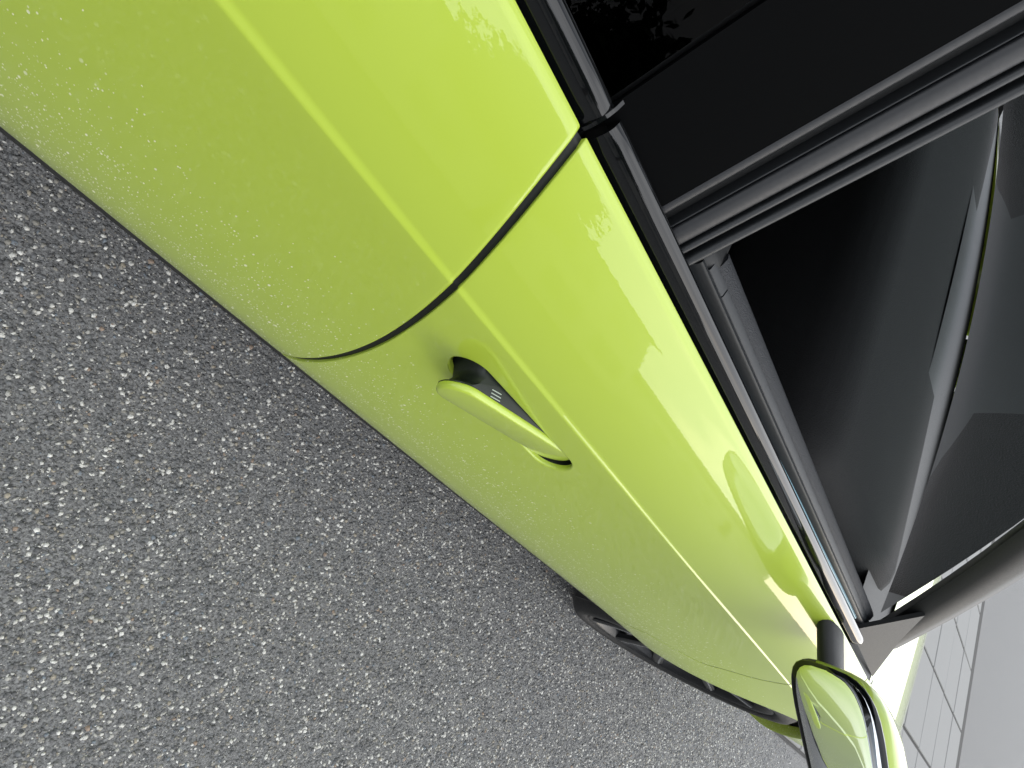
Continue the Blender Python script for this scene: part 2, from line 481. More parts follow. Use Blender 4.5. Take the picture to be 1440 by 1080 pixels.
def cut_hole(F, V, nz, cols, j0, hole, sgn, extra):
    """open the door's skin round the handle pocket and roll the edge inwards"""
    zlo, zhi, xlo, xhi = hole
    r0 = min(range(nz), key=lambda r: abs(V[r*cols+cols//2][2]-zlo)); r1 = min(range(nz), key=lambda r: abs(V[r*cols+cols//4][2]-zhi))
    mid = (r0+r1)//2
    c0 = min(range(cols), key=lambda c: abs(V[mid*cols+c][0]-xlo)+(1 if c < 12 else 0)); c1 = min(range(cols), key=lambda c: abs(V[mid*cols+c][0]-xhi))
    keep = []
    for f in F:
        rr = [i//cols for i in f]; cc = [i % cols for i in f]
        if min(rr) >= r0 and max(rr) <= r1 and min(cc) >= c0 and max(cc) <= c1: continue
        keep.append(f)
    loop = [r0*cols+c for c in range(c0, c1)]+[r*cols+c1 for r in range(r0, r1)]+[r1*cols+c for c in range(c1, c0, -1)]+[r*cols+c0 for r in range(r1, r0, -1)]
    n = len(loop)
    cx, cz = POCKET['cx'], POCKET['cz']
    dense = pill(n=720, **POCKET)
    # match each perimeter vertex to the outline by direction, then even the spacing out
    outline = resample(dense, n)
    ang = lambda p: math.atan2((p[1]-cz)*2.2, p[0]-cx)
    a0 = ang((V[loop[0]][0], V[loop[0]][2]))
    k0 = min(range(n), key=lambda k: abs(math.atan2(math.sin(ang(outline[k])-a0), math.cos(ang(outline[k])-a0))))
    outline = [outline[(k0+k) % n] for k in range(n)]
    rings = []; NR = 14
    prev = loop; faces = keep
    for r in range(1, NR+1):
        t = r/NR; ids = []
        for k in range(n):
            a, b = V[loop[k]], outline[k]
            x = a[0]*(1-t)+b[0]*t; z = a[2]*(1-t)+b[1]*t
            o = side_low(x, z)+(extra(x, z) if extra else 0)
            V.append((x, sgn*o, z)); ids.append(len(V)-1)
        for k in range(n):
            d = (k+1) % n; q = [prev[k], prev[d], ids[d], ids[k]]; faces.append(q if sgn < 0 else q[::-1])
        prev = ids
    # rolled lip and inner wall
    R = .0024
    for step in ((.0, .52), (.0, 1.05), (.0, 1.571), (.002, 1.571), (.0035, 1.571)):
        w, a = step; ids = []
        for k in range(n):
            p0, p1 = outline[k-1], outline[(k+1) % n]
            tx, tz = p1[0]-p0[0], p1[1]-p0[1]; l = math.hypot(tx, tz); nx, nz_ = -tz/l, tx/l      # towards the inside
            off = R*math.sin(a); sink = R*(1-math.cos(a))+w
            x = outline[k][0]+nx*off; z = outline[k][1]+nz_*off
            o = side_low(outline[k][0], outline[k][1])+(extra(*outline[k]) if extra else 0)-sink
            V.append((x, sgn*o, z)); ids.append(len(V)-1)
        for k in range(n):
            d = (k+1) % n; q = [prev[k], prev[d], ids[d], ids[k]]; faces.append(q if sgn < 0 else q[::-1])
        prev = ids
    return faces, V

car = empty('car')
tag(car, 'lime green car with its door handle popped out, parked on the grey asphalt', 'car')

both = (-1, 1)
AXLE_R = -2.78
doors = {}
for sgn in both:
    dz = dent if sgn < 0 else None
    fd = panel('front_door', lambda z: cut_b(z)+GAP, lambda z: cut_a(z)-GAP*.7, M['paint'], car, sgn, extra=dz, r_rear=.0010, r_front=.0006,
               hole=(.683, .788, -1.478, -1.178) if sgn < 0 else None, step=.006 if sgn < 0 else .012)
    rd = panel('rear_door', lambda z: cut_c(z)+GAP, lambda z: cut_b(z)-GAP, M['paint'], car, sgn, step=.008 if sgn < 0 else .014, r_front=.0040)
    doors[sgn] = (fd, rd)

# dark weather strips that close the shut lines from inside
for sgn in both:
    for cut, owner, hw, top in ((cut_b, doors[sgn][0], GAP+.0004, .0042), (cut_a, doors[sgn][0], GAP*.7+.0004, .0005), (cut_c, doors[sgn][1], GAP, .004)):
        secs = []
        for j in range(0, N_S+1, 3):
            z = surf(cut(.7), j)[1]; X = cut(z); n = section_normal(X, j); o, z = surf(X, j)
            q = []
            for dx, s in ((-hw, top), (hw, top), (.028, .017), (-.028, .017)):
                q.append((X+dx, sgn*(o-n[0]*s), z-n[1]*s))
            secs.append(q)
        sweep('door_seal', secs, M['rubber'], owner)

# ---- front fender with its wheel arch
ARCH_R = .372
def fender(name, x0f, x1, axle, sgn, mat, mirror_x=False):
    xs = []
    lo, hi = axle-ARCH_R, axle+ARCH_R
    def zbot(X):
        d = ARCH_R**2-(X-axle)**2
        return max(Z_BOT, .336+math.sqrt(d)) if d > 0 else Z_BOT
    a_in = math.sqrt(ARCH_R**2-(Z_BOT-.336)**2)
    body = [axle-a_in*math.cos(math.pi*k/60) for k in range(61)]
    NLOW2 = 44
    up = list(range(N_LOW, N_S+1))
    # per row X: first strip follows the shut line
    n_pre, n_post = 26, 34
    Vs = []; colsX = []
    pre_t = [k/n_pre for k in range(n_pre)]; post_t = [(k+1)/n_post for k in range(n_post)]
    nrow = NLOW2+len(up)
    e = edge_cols(.0003)
    lines = []
    for r in range(nrow):
        # guess z at shut line for this row
        def pt(X):
            zb_ = zbot(X); Z = z_crease(X)
            if r < NLOW2:
                z = zb_+(Z-zb_)*r/NLOW2; return side_low(X, z), z
            return surf(X, up[r-NLOW2])
        xa = x0f(pt(x0f(.6))[1]) if not mirror_x else x0f
        first = body[0]; last = body[-1]
        X_l = []
        if not mirror_x:
            X_l += [(xa+dx, s) for dx, s in reversed(e)]
        st = xa+(e[0][0]*1.6 if not mirror_x else 0)
        X_l += [(st+(first-st)*t, 0) for t in pre_t]
        X_l += [(x, 0) for x in body]
        xb = x1(pt(x1(.6))[1]) if callable(x1) else x1
        en = xb-(e[0][0]*1.6 if callable(x1) else 0)
        X_l += [(last+(en-last)*t, 0) for t in post_t]
        if callable(x1): X_l += [(xb-dx, s) for dx, s in e]
        row = []
        for X, s in X_l:
            o, z = pt(X)
            if s:
                j = up[r-NLOW2] if r >= NLOW2 else int(N_LOW*r/NLOW2)
                n = section_normal(X, j); o -= n[0]*s; z -= n[1]*s
            row.append((X, sgn*o, z))
        lines.append(row)
    nc = len(lines[0]); V = [p for l in lines for p in l]
    F = grid_faces(nrow, nc, flip=(sgn > 0))
    b = len(V)
    for c in range(nc):                                      # arch lip turned inwards
        x, y, z = V[c]; V.append((x, y-sgn*.003, z-.0015))
    for c in range(nc):
        x, y, z = V[c]; V.append((x, y-sgn*.030, z+.002))
    for c in range(nc-1):
        q = [b+c, b+c+1, c+1, c]; F.append(q if sgn < 0 else q[::-1])
        q = [b+nc+c, b+nc+c+1, b+c+1, b+c]; F.append(q if sgn < 0 else q[::-1])
    return mesh_obj(name, V, F, mat, car)
X_NOSE = .60
fenders = {}
for sgn in both:
    fenders[sgn] = fender('front_fender', lambda z: cut_a(z)+GAP*.7, X_NOSE, 0.0, sgn, M['paint'])
# rear wing: built forward to back, mirrored in the list order
def rear_wing(sgn):
    xs = []
    a_in = math.sqrt(ARCH_R**2-(Z_BOT-.336)**2)
    body = [AXLE_R-a_in*math.cos(math.pi*k/40) for k in range(41)]
    xs_mid = [-3.42+(body[0]+3.42)*k/14 for k in range(14)]+body
    NL = 30; up = list(range(N_LOW, N_S+1, 2)); V = []; nc = None
    for r in range(NL+len(up)):
        def pt(X):
            d = ARCH_R**2-(X-AXLE_R)**2; zb_ = max(Z_BOT, .336+math.sqrt(d)) if d > 0 else Z_BOT
            Z = z_crease(X)
            if r < NL:
                z = zb_+(Z-zb_)*r/NL; return side_low(X, z), z
            return surf(X, up[r-NL])
        xe = cut_c(pt(cut_c(.7))[1])-GAP
        line = xs_mid+[body[-1]+(xe-body[-1])*(k+1)/10 for k in range(10)]
        nc = len(line)+1
        for X in line:
            o, z = pt(X); V.append((X, sgn*o, z))
        o, z = pt(xe); V.append((xe, sgn*(o-.014), z))
    F = grid_faces(NL+len(up), nc, flip=(sgn > 0))
    return mesh_obj('rear_wing', V, F, M['paint'], car, auto=50)
for sgn in both: rear_wing(sgn)

# wheel arch liners
for axle in (0.0, AXLE_R):
    for sgn in both:
        secs = []
        for k in range(25):
            a = math.pi*(-.12+1.24*k/24)
            secs.append([(axle+(ARCH_R+.012)*math.cos(a)*q, sgn*y, .336+(ARCH_R+.012)*math.sin(a)*q) for y, q in ((.885, 1), (.60, 1), (.60, .5), (.598, .5), (.598, 1.02), (.885, 1.01))])
        sweep('wheel_arch_liner', secs, M['plastic'], car, cap=True)

# ---- black sill trims below the doors
for sgn in both:
    secs = []
    for k in range(41):
        X = -2.36+(-.398+2.36)*k/40
        b = side_low(X, Z_BOT)-side_low(-1.2, Z_BOT)
        secs.append([(X, sgn*(o+b), z) for o, z in ((.870, .374), (.880, .3695), (.8895, .360), (.8957, .347), (.8966, .333), (.8945, .29), (.8810, .235), (.855, .195), (.80, .18), (.80, .372))])
    sweep('sill_trim', secs, M['sill'], car, auto=50)
    # underbody
box_obj('underbody', (-3.3, -.80, .17), (.75, .80, .30), M['plastic'], car, .03)

# ------------------------------------------------------------------ door handle, popped out at its rear end (right front door)
fd = doors[-1][0]
def pocket_cup():
    n = 96; dense = resample(pill(n=720, **POCKET), n)
    V = []; F = []
    c = (POCKET['cx'], POCKET['cz'])
    levels = [(.0030, 1.0), (.012, .985), (.030, .95), (.038, .86), (.040, .5), (.040, .02)]
    for d, s in levels:
        for x, z in dense:
            xx, zz = c[0]+(x-c[0])*(1-(1-s)*.35), c[1]+(z-c[1])*s
            V.append((xx, -(side_low(x, z)-d), zz))
    F = grid_faces(len(levels), n, wrap=True)
    return mesh_obj('handle_pocket', V, F, M['pocket'], fd)
pocket_cup()
PIV = (-1.262, side_low(-1.262, .7415)-.0045)
ANG = math.radians(11.4)
TILT = math.radians(6.4)
def swing(u, w, v):
    """handle frame: u from the pivot towards the rear, w outwards, v up -> world"""
    x0, o0 = -u, w
    x = PIV[0]+x0*math.cos(ANG)+o0*math.sin(ANG)      # the rear end moves outwards
    o = PIV[1]-x0*math.sin(ANG)+o0*math.cos(ANG)
    return (x, -(o-v*math.tan(TILT)), POCKET['cz']+v)
def plate():
    n = 120
    P = dict(POCKET); P['hl'] -= .0045; P['hh'] -= .0018; P['cx'] -= .0024; P['tilt'] = POCKET['tilt']
    loop = resample(pill(n=720, **P), n)
    loop = [(-(x-PIV[0]), z-POCKET['cz']) for x, z in loop]          # u, v
    cu = sum(p[0] for p in loop)/n; cv = 0
    V = []
    r = .0042
    rows = []
    # inner edge, up the rim, round over, slightly crowned face
    rows.append((0.0008, -.0026)); rows.append((.0, -.0014)); rows.append((0, .0005))
    for k in range(1, 8):
        a = math.pi/2*k/7; rows.append((r*(1-math.cos(a)), .0005+r*math.sin(a)))
    for inset, w in rows:
        for k in range(n):
            p0, p1 = loop[k-1], loop[(k+1) % n]; tx, tz = p1[0]-p0[0], p1[1]-p0[1]; l = math.hypot(tx, tz)
            nx, nz = tz/l, -tx/l
            u, v = loop[k]
            if (cu-u)*nx+(cv-v)*nz < 0: nx, nz = -nx, -nz
            V.append(swing(u+nx*inset, w, v+nz*inset))
    for s, w in ((.80, .0050), (.55, .0053), (.28, .0055), (.02, .0055)):
        for k in range(n):
            u, v = loop[k]
            # shrink the ring towards the plate's centre line
            spine = max(min(u, cu+.070), cu-.070)
            V.append(swing(spine+(u-spine)*s*.9, w, v*s*.88))
    nr = len(rows)+4
    F = grid_faces(nr, n, wrap=True)
    bm = bmesh.new(); vs = [bm.verts.new(p) for p in V]
    for f in F: bm.faces.new([vs[i] for i in f])
    bm.faces.new([vs[i] for i in range(n)])
    bmesh.ops.holes_fill(bm, edges=[e for e in bm.edges if e.is_boundary], sides=0)
    return bm_obj('handle_grip', bm, M['paint'], fd, auto=60)
plate()
def web():
    # plan outline in (u, w): the thin tail under the plate's rear, a concave notch, then the deep body
    hh = POCKET['hh']-.0018; uT = .1510
    tail = [(uT, -.0020), (uT-.0006, -.0048), (uT-.0050, -.0066), (uT-.0095, -.0088), (uT-.0120, -.0125)]
    deep = [(.1345, -.0175), (.1342, -.0240), (.1365, -.0320), (.1395, -.0440), (.03, -.0440), (-.002, -.026), (-.010, -.0020)]
    secs = []
    for v in np.linspace(-1, 1, 13):
        v = math.sin(v*math.pi/2)*(hh-.0008)
        d = hh-math.sqrt(max(0, hh*hh-v*v)); d = min(d, .020)
        ins = .0012 if abs(v) > hh-.001 else 0
        secs.append([swing(u-d*(1-.10*i), w-ins, v) for i, (u, w) in enumerate(tail)]+[swing(u-ins-d*(.5, .3, .15, .05, 0, 0, 0)[i], w, v) for i, (u, w) in enumerate(deep)])
    return sweep('handle_web', secs, M['web'], fd, auto=55)
web()
for k, (a, b) in enumerate((((-1.3755, -.9095), (-1.3635, -.9065)), ((-1.3745, -.9125), (-1.362, -.9095)), ((-1.3735, -.9155), (-1.361, -.9125)))):
    z = POCKET['cz']+POCKET['hh']-.0018-.0008
    d = Vector((b[0]-a[0], b[1]-a[1], 0)).normalized(); n = Vector((-d.y, d.x, 0))*.00042
    q = []
    secs = [[(p[0]+s*n.x, p[1]+s*n.y+.0052, z+h) for s, h in ((-1, -.001), (1, -.001), (1, .0003), (-1, .0003))] for p in (a, b)]
    sweep('handle_mark', secs, M['mark'], fd)

# ------------------------------------------------------------------ window belt: gloss mouldings, glass, seals
def moulding(name, xa, xb, sgn, parent, n=60):
    secs = []
    sec = [(-.0040, -.010), (-.0040, .001), (-.0050, .0066), (-.0060, .0102), (-.0071, .0124), (-.0086, .0140), (-.0105, .0151), (-.0128, .0159), (-.0148, .0161), (-.0162, .0153), (-.0168, .012), (-.0168, -.010)]
    for k in range(n+1):
        X = xa+(xb-xa)*k/n
        ob_, zb_ = o_belt(X), z_belt(X)
        e = min(k, n-k); sh = {0: .0012, 1: .0}.get(e, 0)
        secs.append([(X, sgn*(ob_+a-(sh if a < -.004 or True else 0)), zb_+b-sh) for a, b in sec])
    return sweep(name, secs, M['gloss'], parent, auto=25)
GLASS_T = .64                                                   # inward run of the side glass per metre of height
def glass_o(X, z): return o_belt(X)-.018-GLASS_T*(z-z_belt(X)-.006)
for sgn in both:
    f_, r_ = doors[sgn]
    moulding('belt_moulding', cut_b(.925)+.0055, -.60, sgn, f_, 90)
    moulding('belt_moulding', -2.46, cut_b(.925)-.004, sgn, r_, 60)
    # upright end cap of the rear door's moulding
    X = cut_b(.925)-.0032
    secs = []
    for dx in (-.0012, .0012):
        secs.append([(X+dx, sgn*(o_belt(X)+a), z_belt(X)+b) for a, b in ((-.0035, -.012), (-.0035, .002), (-.006, .0085), (-.0095, .0140), (-.0135, .0175), (-.019, .020), (-.021, .016), (-.019, -.010))])
    sweep('moulding_cap', secs, M['gloss'], r_, auto=30)
Z_ROOF = 1.335
def side_pane(name, outline, sgn, mat, parent, thick=.004, sink=0.0):
    """a pane in the side-glass surface; outline in (X, z)"""
    n = len(outline); V = []
    for t in (0, thick):
        for X, z in outline: V.append((X, sgn*(glass_o(X, z)-t-sink), z))
    F = [list(range(n)), [n+i for i in range(n)][::-1]]+[[i, (i+1) % n, n+(i+1) % n, n+i] for i in range(n)]
    bm = bmesh.new(); vs = [bm.verts.new(p) for p in V]
    for f in F: bm.faces.new([vs[i] for i in f])
    return bm_obj(name, bm, mat, parent, smooth=False)
def zb0(X): return z_belt(X)+.004
for sgn in both:
    f_, r_ = doors[sgn]
    side_pane('window_glass', [(-2.46, zb0(-2.46)), (-1.545, zb0(-1.545)), (-1.555, 1.29), (-2.40, 1.29), (-2.62, 1.15)], sgn, M['glass_dark'], r_)
    # gloss cover of the pillar on the front door
    side_pane('pillar_cover', [(-1.5405, zb0(-1.53)), (-1.4635, zb0(-1.46)), (-1.4735, 1.29), (-1.5505, 1.29)], sgn, M['satin'], f_, .006)
# upright window channel and seals at the rear of the open window: (X at belt, width, rise above the glass plane, material)
strips = [('window_channel', -1.4605, .0075, .003, 'seal_dark'), ('window_channel', -1.4465, .0016, .0035, 'seal'),
          ('window_channel', -1.4365, .0155, .0060, 'seal_dark'), ('window_channel', -1.4235, .0060, .0045, 'seal'), ('window_channel', -1.4125, .0075, .0055, 'seal')]
for sgn in both:
    f_, r_ = doors[sgn]
    for name, X0, w, h, mt in strips:
        secs = []
        for k in range(21):
            t = k/20; z = z_belt(X0)-.002+(1.29-z_belt(X0))*t
            X = X0-.010*t
            q = []
            for a in np.linspace(0, math.pi, 9):
                q.append((X-math.cos(a)*w/2, sgn*(glass_o(X, z)-.002+math.sin(a)*h), z))
            q += [(X+w/2, sgn*(glass_o(X, z)-.012), z), (X-w/2, sgn*(glass_o(X, z)-.012), z)]
            secs.append(q)
        sweep(name, secs, M[mt], f_, auto=60)
    # dark backing of the pillar
    secs = []
    for k in range(9):
        t = k/8; z = .90+(1.30-.90)*t; X = -.010*t
        secs.append([(X+x, sgn*(glass_o(-1.45, z)-d), z) for x, d in ((-1.56, .0125), (-1.408, .0125), (-1.415, .05), (-1.55, .06))])
    sweep('door_pillar', secs, M['rubber'], car, auto=40)

# lowered glass, inner seal and the inner door trim along the open window
for sgn in both:
    f_, r_ = doors[sgn]
    def run(name, xa, xb, sec, mt, n=60, parent=f_, end=None, auto=40):
        secs = []
        for k in range(n+1):
            X = xa+(xb-xa)*k/n
            d = end(X) if end else 0
            secs.append([(X, sgn*(o_belt(X)+a-d), z_belt(X)+b) for a, b in sec])
        return sweep(name, secs, M[mt], parent, auto=auto)
    run('outer_lip_seal', -1.405, -.64, [(-.0172, -.01), (-.0172, .0105), (-.0185, .0118), (-.0198, .0105), (-.0198, -.01)], 'rubber')
    if sgn > 0:
        side_pane('window_glass', [(-1.465, zb0(-1.46)), (-.62, zb0(-.62)), (-1.16, 1.27), (-1.475, 1.29)], sgn, M['glass_dark'], f_)
    # the pane wound down into the door: its front edge stands a little higher
    secs = []
    for k in range(41):
        X = -1.40+(.72)*k/40
        top = .004+.010*smooth_table(X, [-1.40, -1.0, -.7], [0, .7, 1.0])
        secs.append([(X, sgn*(o_belt(X)+a), z_belt(X)+b) for a, b in ((-.0215, -.30), (-.0215, top-.0008), (-.0222, top), (-.0248, top), (-.0255, top-.0008), (-.0255, -.30))])
    pane = sweep('lowered_window_glass', secs, M['glass_edge'], f_, auto=40)
    run('inner_lip_seal', -1.405, -.64, [(-.0275, -.02), (-.0275, .0155), (-.029, .0178), (-.0315, .0178), (-.033, .0155), (-.033, -.02)], 'seal')
    run('inner_door_trim', -1.362, -.62, [(-.0335, -.03), (-.0335, .0165), (-.0345, .0178), (-.0415, .0195), (-.0425, .0185), (-.0425, -.03)], 'door_soft')
    run('inner_door_trim', -1.392, -1.3635, [(-.0335, -.03), (-.0335, .0165), (-.0345, .0178), (-.0415, .0195), (-.0425, .0185), (-.0425, -.03)], 'door_soft', n=10, end=lambda X: .0)
    run('inner_door_top', -1.385, -.62, [(-.0428, -.03), (-.0428, .0185), (-.0445, .0205), (-.052, .0235), (-.0575, .022), (-.060, .012), (-.063, -.06), (-.068, -.30), (-.055, -.45), (-.045, -.45)], 'door_grain')
    # rounded trim shoulder where the door top meets the pillar
    bm = bmesh.new(); rounded_box(bm, (-1.412, min(sgn*.735, sgn*.792), .885), (-1.376, max(sgn*.735, sgn*.792), .948), .014, 4)
    bm_obj('pillar_foot_trim', bm, M['plastic'], car)

# ------------------------------------------------------------------ bonnet, nose, screens, roof, tail
def crown_loft(name, stations, mat, n=33, thick=None, auto=60):
    """stations: (X, half width, edge z, crown height, sweep): a skin across the car"""
    V = []
    for X, hw, z, cr, sw in stations:
        for k in range(n):
            t = -1+2*k/(n-1)
            V.append((X-sw*t*t, hw*t, z+cr*(1-t*t)))
    return mesh_obj(name, V, grid_faces(len(stations), n), mat, car, auto=auto)
NOSE_D = .34
def bonnet_hw(X):
    w = o_belt(min(X, X_NOSE))-.002
    return w if X <= X_NOSE else w*max(0.0, 1-((X-X_NOSE)/(NOSE_D-.004))**5)**.2
def bonnet_edge(X): return z_belt(X)-.001-.05*max(0.0, (X-.70)/.23)**2
def bonnet_crown(X): return .045*smooth_table(X, [-.5, .9], [1, .5])
def bonnet_z(X, y):
    hw = max(1e-4, bonnet_hw(X)); return bonnet_edge(X)+bonnet_crown(X)*(1-min(1, abs(y)/hw)**2)
st = [(X, bonnet_hw(X), bonnet_edge(X), bonnet_crown(X), 0) for X in [-.40+1.0*k/24 for k in range(25)]+[.60+(NOSE_D-.0045)*math.sin(math.pi/2*k/14) for k in range(1, 15)]]
crown_loft('bonnet', st, M['paint'])
st = []
for k in range(5):
    X = -.60+.225*k/4
    st.append((X, .826, z_belt(-.5)-.006, .030, 0))
crown_loft('cowl_panel', st, M['plastic'])
# nose: a boxy rounded plan swept down from the bonnet's edge
def nose(sign_x, x_start, depth, zt, zb_, mat, name, top=None):
    V = []; n = 73; rows = 30
    for r in range(rows+1):
        t = r/rows; z = zb_+(zt-zb_)*t
        o0 = side_low(x_start, z) if z < z_crease(x_start) else surf(x_start, min(N_S, N_LOW+int((z-z_crease(x_start))/(z_belt(x_start)-z_crease(x_start))*(N_S-N_LOW))))[0]
        if z < Z_BOT: o0 = side_low(x_start, Z_BOT)-.85*(Z_BOT-z)
        d = depth*(1-(.0 if top else .10)*max(0, (t-.45)/.55)**2-.16*max(0, (.4-t)/.4)**2)
        for k in range(n):
            a = math.pi*(-.5+k/(n-1))
            c, s = math.cos(a), math.sin(a); p = 2/5
            x, y = x_start+sign_x*d*abs(c)**p, math.copysign(abs(s)**p, s)*o0
            zz = z
            if top:                                          # the upper edge meets the bonnet's front edge
                y *= 1-(1-bonnet_hw(x_start)/o0)*smooth_table(t, [.55, 1], [0, 1]) if o0 > bonnet_hw(x_start) else 1
                zz = z+(top(min(x, x_start+depth-.006), y)-.002-zt)*smooth_table(t, [.25, 1.0], [0, 1])
            V.append((x, y, zz))
    return mesh_obj(name, V, grid_faces(rows+1, n, flip=(sign_x < 0)), mat, car, auto=60)
nose(1, X_NOSE, NOSE_D, z_belt(X_NOSE)-.004, .24, M['paint'], 'front_bumper', bonnet_z)
nose(-1, -3.42, .36, z_belt(-3.42)-.004, .26, M['paint'], 'rear_bumper')
# bumper intake, lamps
box_obj('front_grille', (.905, -.50, .30), (.945, .50, .44), M['plastic'], car, .02)
for sgn in both:
    V = []
    for k in range(13):
        t = k/12; x = .66+.24*math.sin(t*math.pi*.5)*.9; y = .845-.30*t*t-.03*t
        for z in (.60, .615, .64, .66, .672): V.append((x+.012, sgn*(y+.012), z))
    mesh_obj('headlamp', V, grid_faces(13, 5, flip=(sgn < 0)), M['lamp'], car)
    box_obj('tail_lamp', (-3.80, min(sgn*.45, sgn*.80), .78), (-3.74, max(sgn*.45, sgn*.80), .84), M['red'], car, .015)
# screens and roof
ROOF_HW = glass_o(-1.8, 1.29)
def between(name, a, b, mat, n=25, rows=14, bulge=.03, sweepx=.10, t0=0.0, t1=1.0):
    """ruled skin between two cross-car arcs a and b: (X, half width, z)"""
    V = []
    for r in range(rows+1):
        t = t0+(t1-t0)*r/rows
        X, hw, z = (a[i]*(1-t)+b[i]*t for i in range(3)); z += bulge*math.sin(math.pi*t)
        for k in range(n):
            q = -1+2*k/(n-1); V.append((X-sweepx*q*q*(1-.4*t), hw*q, z+.02*(1-q*q)))
    return mesh_obj(name, V, grid_faces(rows+1, n), mat, car)
between('windscreen', (-.48, .755, .915), (-1.22, .55, 1.305), M['glass_clear'])
between('rear_window', (-3.45, .70, .99), (-2.72, .54, 1.30), M['glass_dark'], sweepx=-.06)
st = []
for k in range(25):
    t = k/24; X = -1.20-1.56*t
    st.append((X, ROOF_HW+.012-.02*abs(2*t-.8)**2, 1.293+.045*math.sin(math.pi*(.12+.76*t))-.012, .05, 0 if t > .3 else .08*(1-t/.3)))
crown_loft('roof', st[::-1], M['paint'])
st = []
for k in range(9):
    t = k/8; X = -3.80+.38*t
    st.append((X, .66+.10*t, .955+.03*t, .03, 0))
crown_loft('boot_lid', st, M['paint'])
for sgn in both:
    # roof rail, screen pillar and rear pillar as one tapering bar each
    def bar(name, pts, mat, w=.03):
        secs = []
        for i, p in enumerate(pts):
            a = Vector(pts[max(0, i-1)]); b = Vector(pts[min(len(pts)-1, i+1)]); t = (b-a).normalized()
            u = t.cross(Vector((0, sgn, .6)).normalized()).normalized(); v = t.cross(u)
            secs.append([tuple(Vector(p)+u*math.cos(k*math.pi/4)*w+v*math.sin(k*math.pi/4)*w*.55) for k in range(8)])
        return sweep(name, secs, mat, car, auto=60)
    bar('screen_pillar', [(-.50+(-.72)*t, sgn*(.775-.215*t), .905+.395*t+.03*math.sin(math.pi*t)) for t in np.linspace(0, 1, 12)], M['plastic'], .034)
    bar('roof_rail', [(-1.20-1.50*t, sgn*(ROOF_HW+.006), 1.297+.03*math.sin(math.pi*t)) for t in np.linspace(0, 1, 14)], M['plastic'], .024)
    bar('rear_pillar', [(-2.55-.75*t, sgn*(ROOF_HW+.01+.17*t), 1.30-.36*t) for t in np.linspace(0, 1, 10)], M['plastic'], .045)
    side_pane('mirror_sail', [(-.40, z_belt(-.40)+.002), (-.645, zb0(-.645)), (-.645, zb0(-.645)+.085), (-.56, zb0(-.56)+.050)], sgn, M['plastic'], doors[sgn][0], .008, sink=-.004)
    side_pane('quarter_glass', [(-2.64, 1.15), (-2.48, zb0(-2.48)), (-3.05, zb0(-3.05)), (-2.70, 1.25)], sgn, M['glass_dark'], car)

# ------------------------------------------------------------------ door mirror
def superbox(bm, c, h, power=3.2, nu=40, nv=22, shape=None):
    vs = []
    sp = lambda v, p: math.copysign(abs(v)**p, v)
    for i in range(nv+1):
        b = -math.pi/2+math.pi*i/nv
        for k in range(nu):
            a = 2*math.pi*k/nu; p = 2/power
            x = h[0]*sp(math.cos(b), p)*sp(math.cos(a), p); y = h[1]*sp(math.cos(b), p)*sp(math.sin(a), p); z = h[2]*sp(math.sin(b), p)
            if shape: x, y, z = shape(x, y, z)
            vs.append(bm.verts.new((c[0]+x, c[1]+y, c[2]+z)))
    for i in range(nv):
        for k in range(nu):
            d = (k+1) % nu
            try: bm.faces.new([vs[i*nu+k], vs[i*nu+d], vs[(i+1)*nu+d], vs[(i+1)*nu+k]])
            except ValueError: pass
    bmesh.ops.remove_doubles(bm, verts=bm.verts[:], dist=1e-5)
MC = (-.735, 1.003, .962); MH = (.070, .105, .056)
for sgn in both:
    f_ = doors[sgn][0]
    def shp(x, y, z):
        # the front of the shell is drawn back towards the outer end
        k = (y*sgn+MH[1])/(2*MH[1])
        f = 1-.25*k if x > 0 else 1-.05*k
        return x*f-.02*k, y, z+(.30+.25*(1-z/MH[2])/2)*y*sgn
    for part, mt, lo in (('mirror_shell', 'paint', False), ('mirror_base', 'plastic', True)):
        bm = bmesh.new(); superbox(bm, (MC[0], sgn*MC[1], MC[2]), MH, shape=shp)
        bmesh.ops.bisect_plane(bm, geom=bm.verts[:]+bm.edges[:]+bm.faces[:], plane_co=(0, sgn*MC[1], MC[2]-.020), plane_no=Vector((0, -.42*sgn, 1)).normalized(), clear_outer=lo, clear_inner=not lo)
        bm_obj(part, bm, M[mt], f_, auto=60)
    bm = bmesh.new(); superbox(bm, (MC[0]-.072, sgn*MC[1], MC[2]), (.010, .090, .047), power=3.5, nu=48, nv=16, shape=lambda x, y, z: (x, y, z+(.30+.25*(1-z/MH[2])/2)*y*sgn))
    bm_obj('mirror_bezel', bm, M['gloss'], f_, auto=60)
    bm = bmesh.new(); superbox(bm, (MC[0]-.080, sgn*MC[1], MC[2]), (.004, .083, .041), power=3.5, nu=48, nv=16, shape=lambda x, y, z: (x, y, z+(.30+.25*(1-z/MH[2])/2)*y*sgn))
    bm_obj('mirror_glass', bm, M['mirror'], f_, auto=60)
    secs = []
    for k in range(9):
        t = k/8
        o = .835+.115*t
        secs.append([(-.70+.045*math.cos(a)*(1-.35*t)-.01*t, sgn*o, .885+.03*t+.016*math.sin(a)) for a in np.linspace(0, 2*math.pi, 17)[:-1]])
    sweep('mirror_arm', secs, M['plastic'], f_, auto=60)

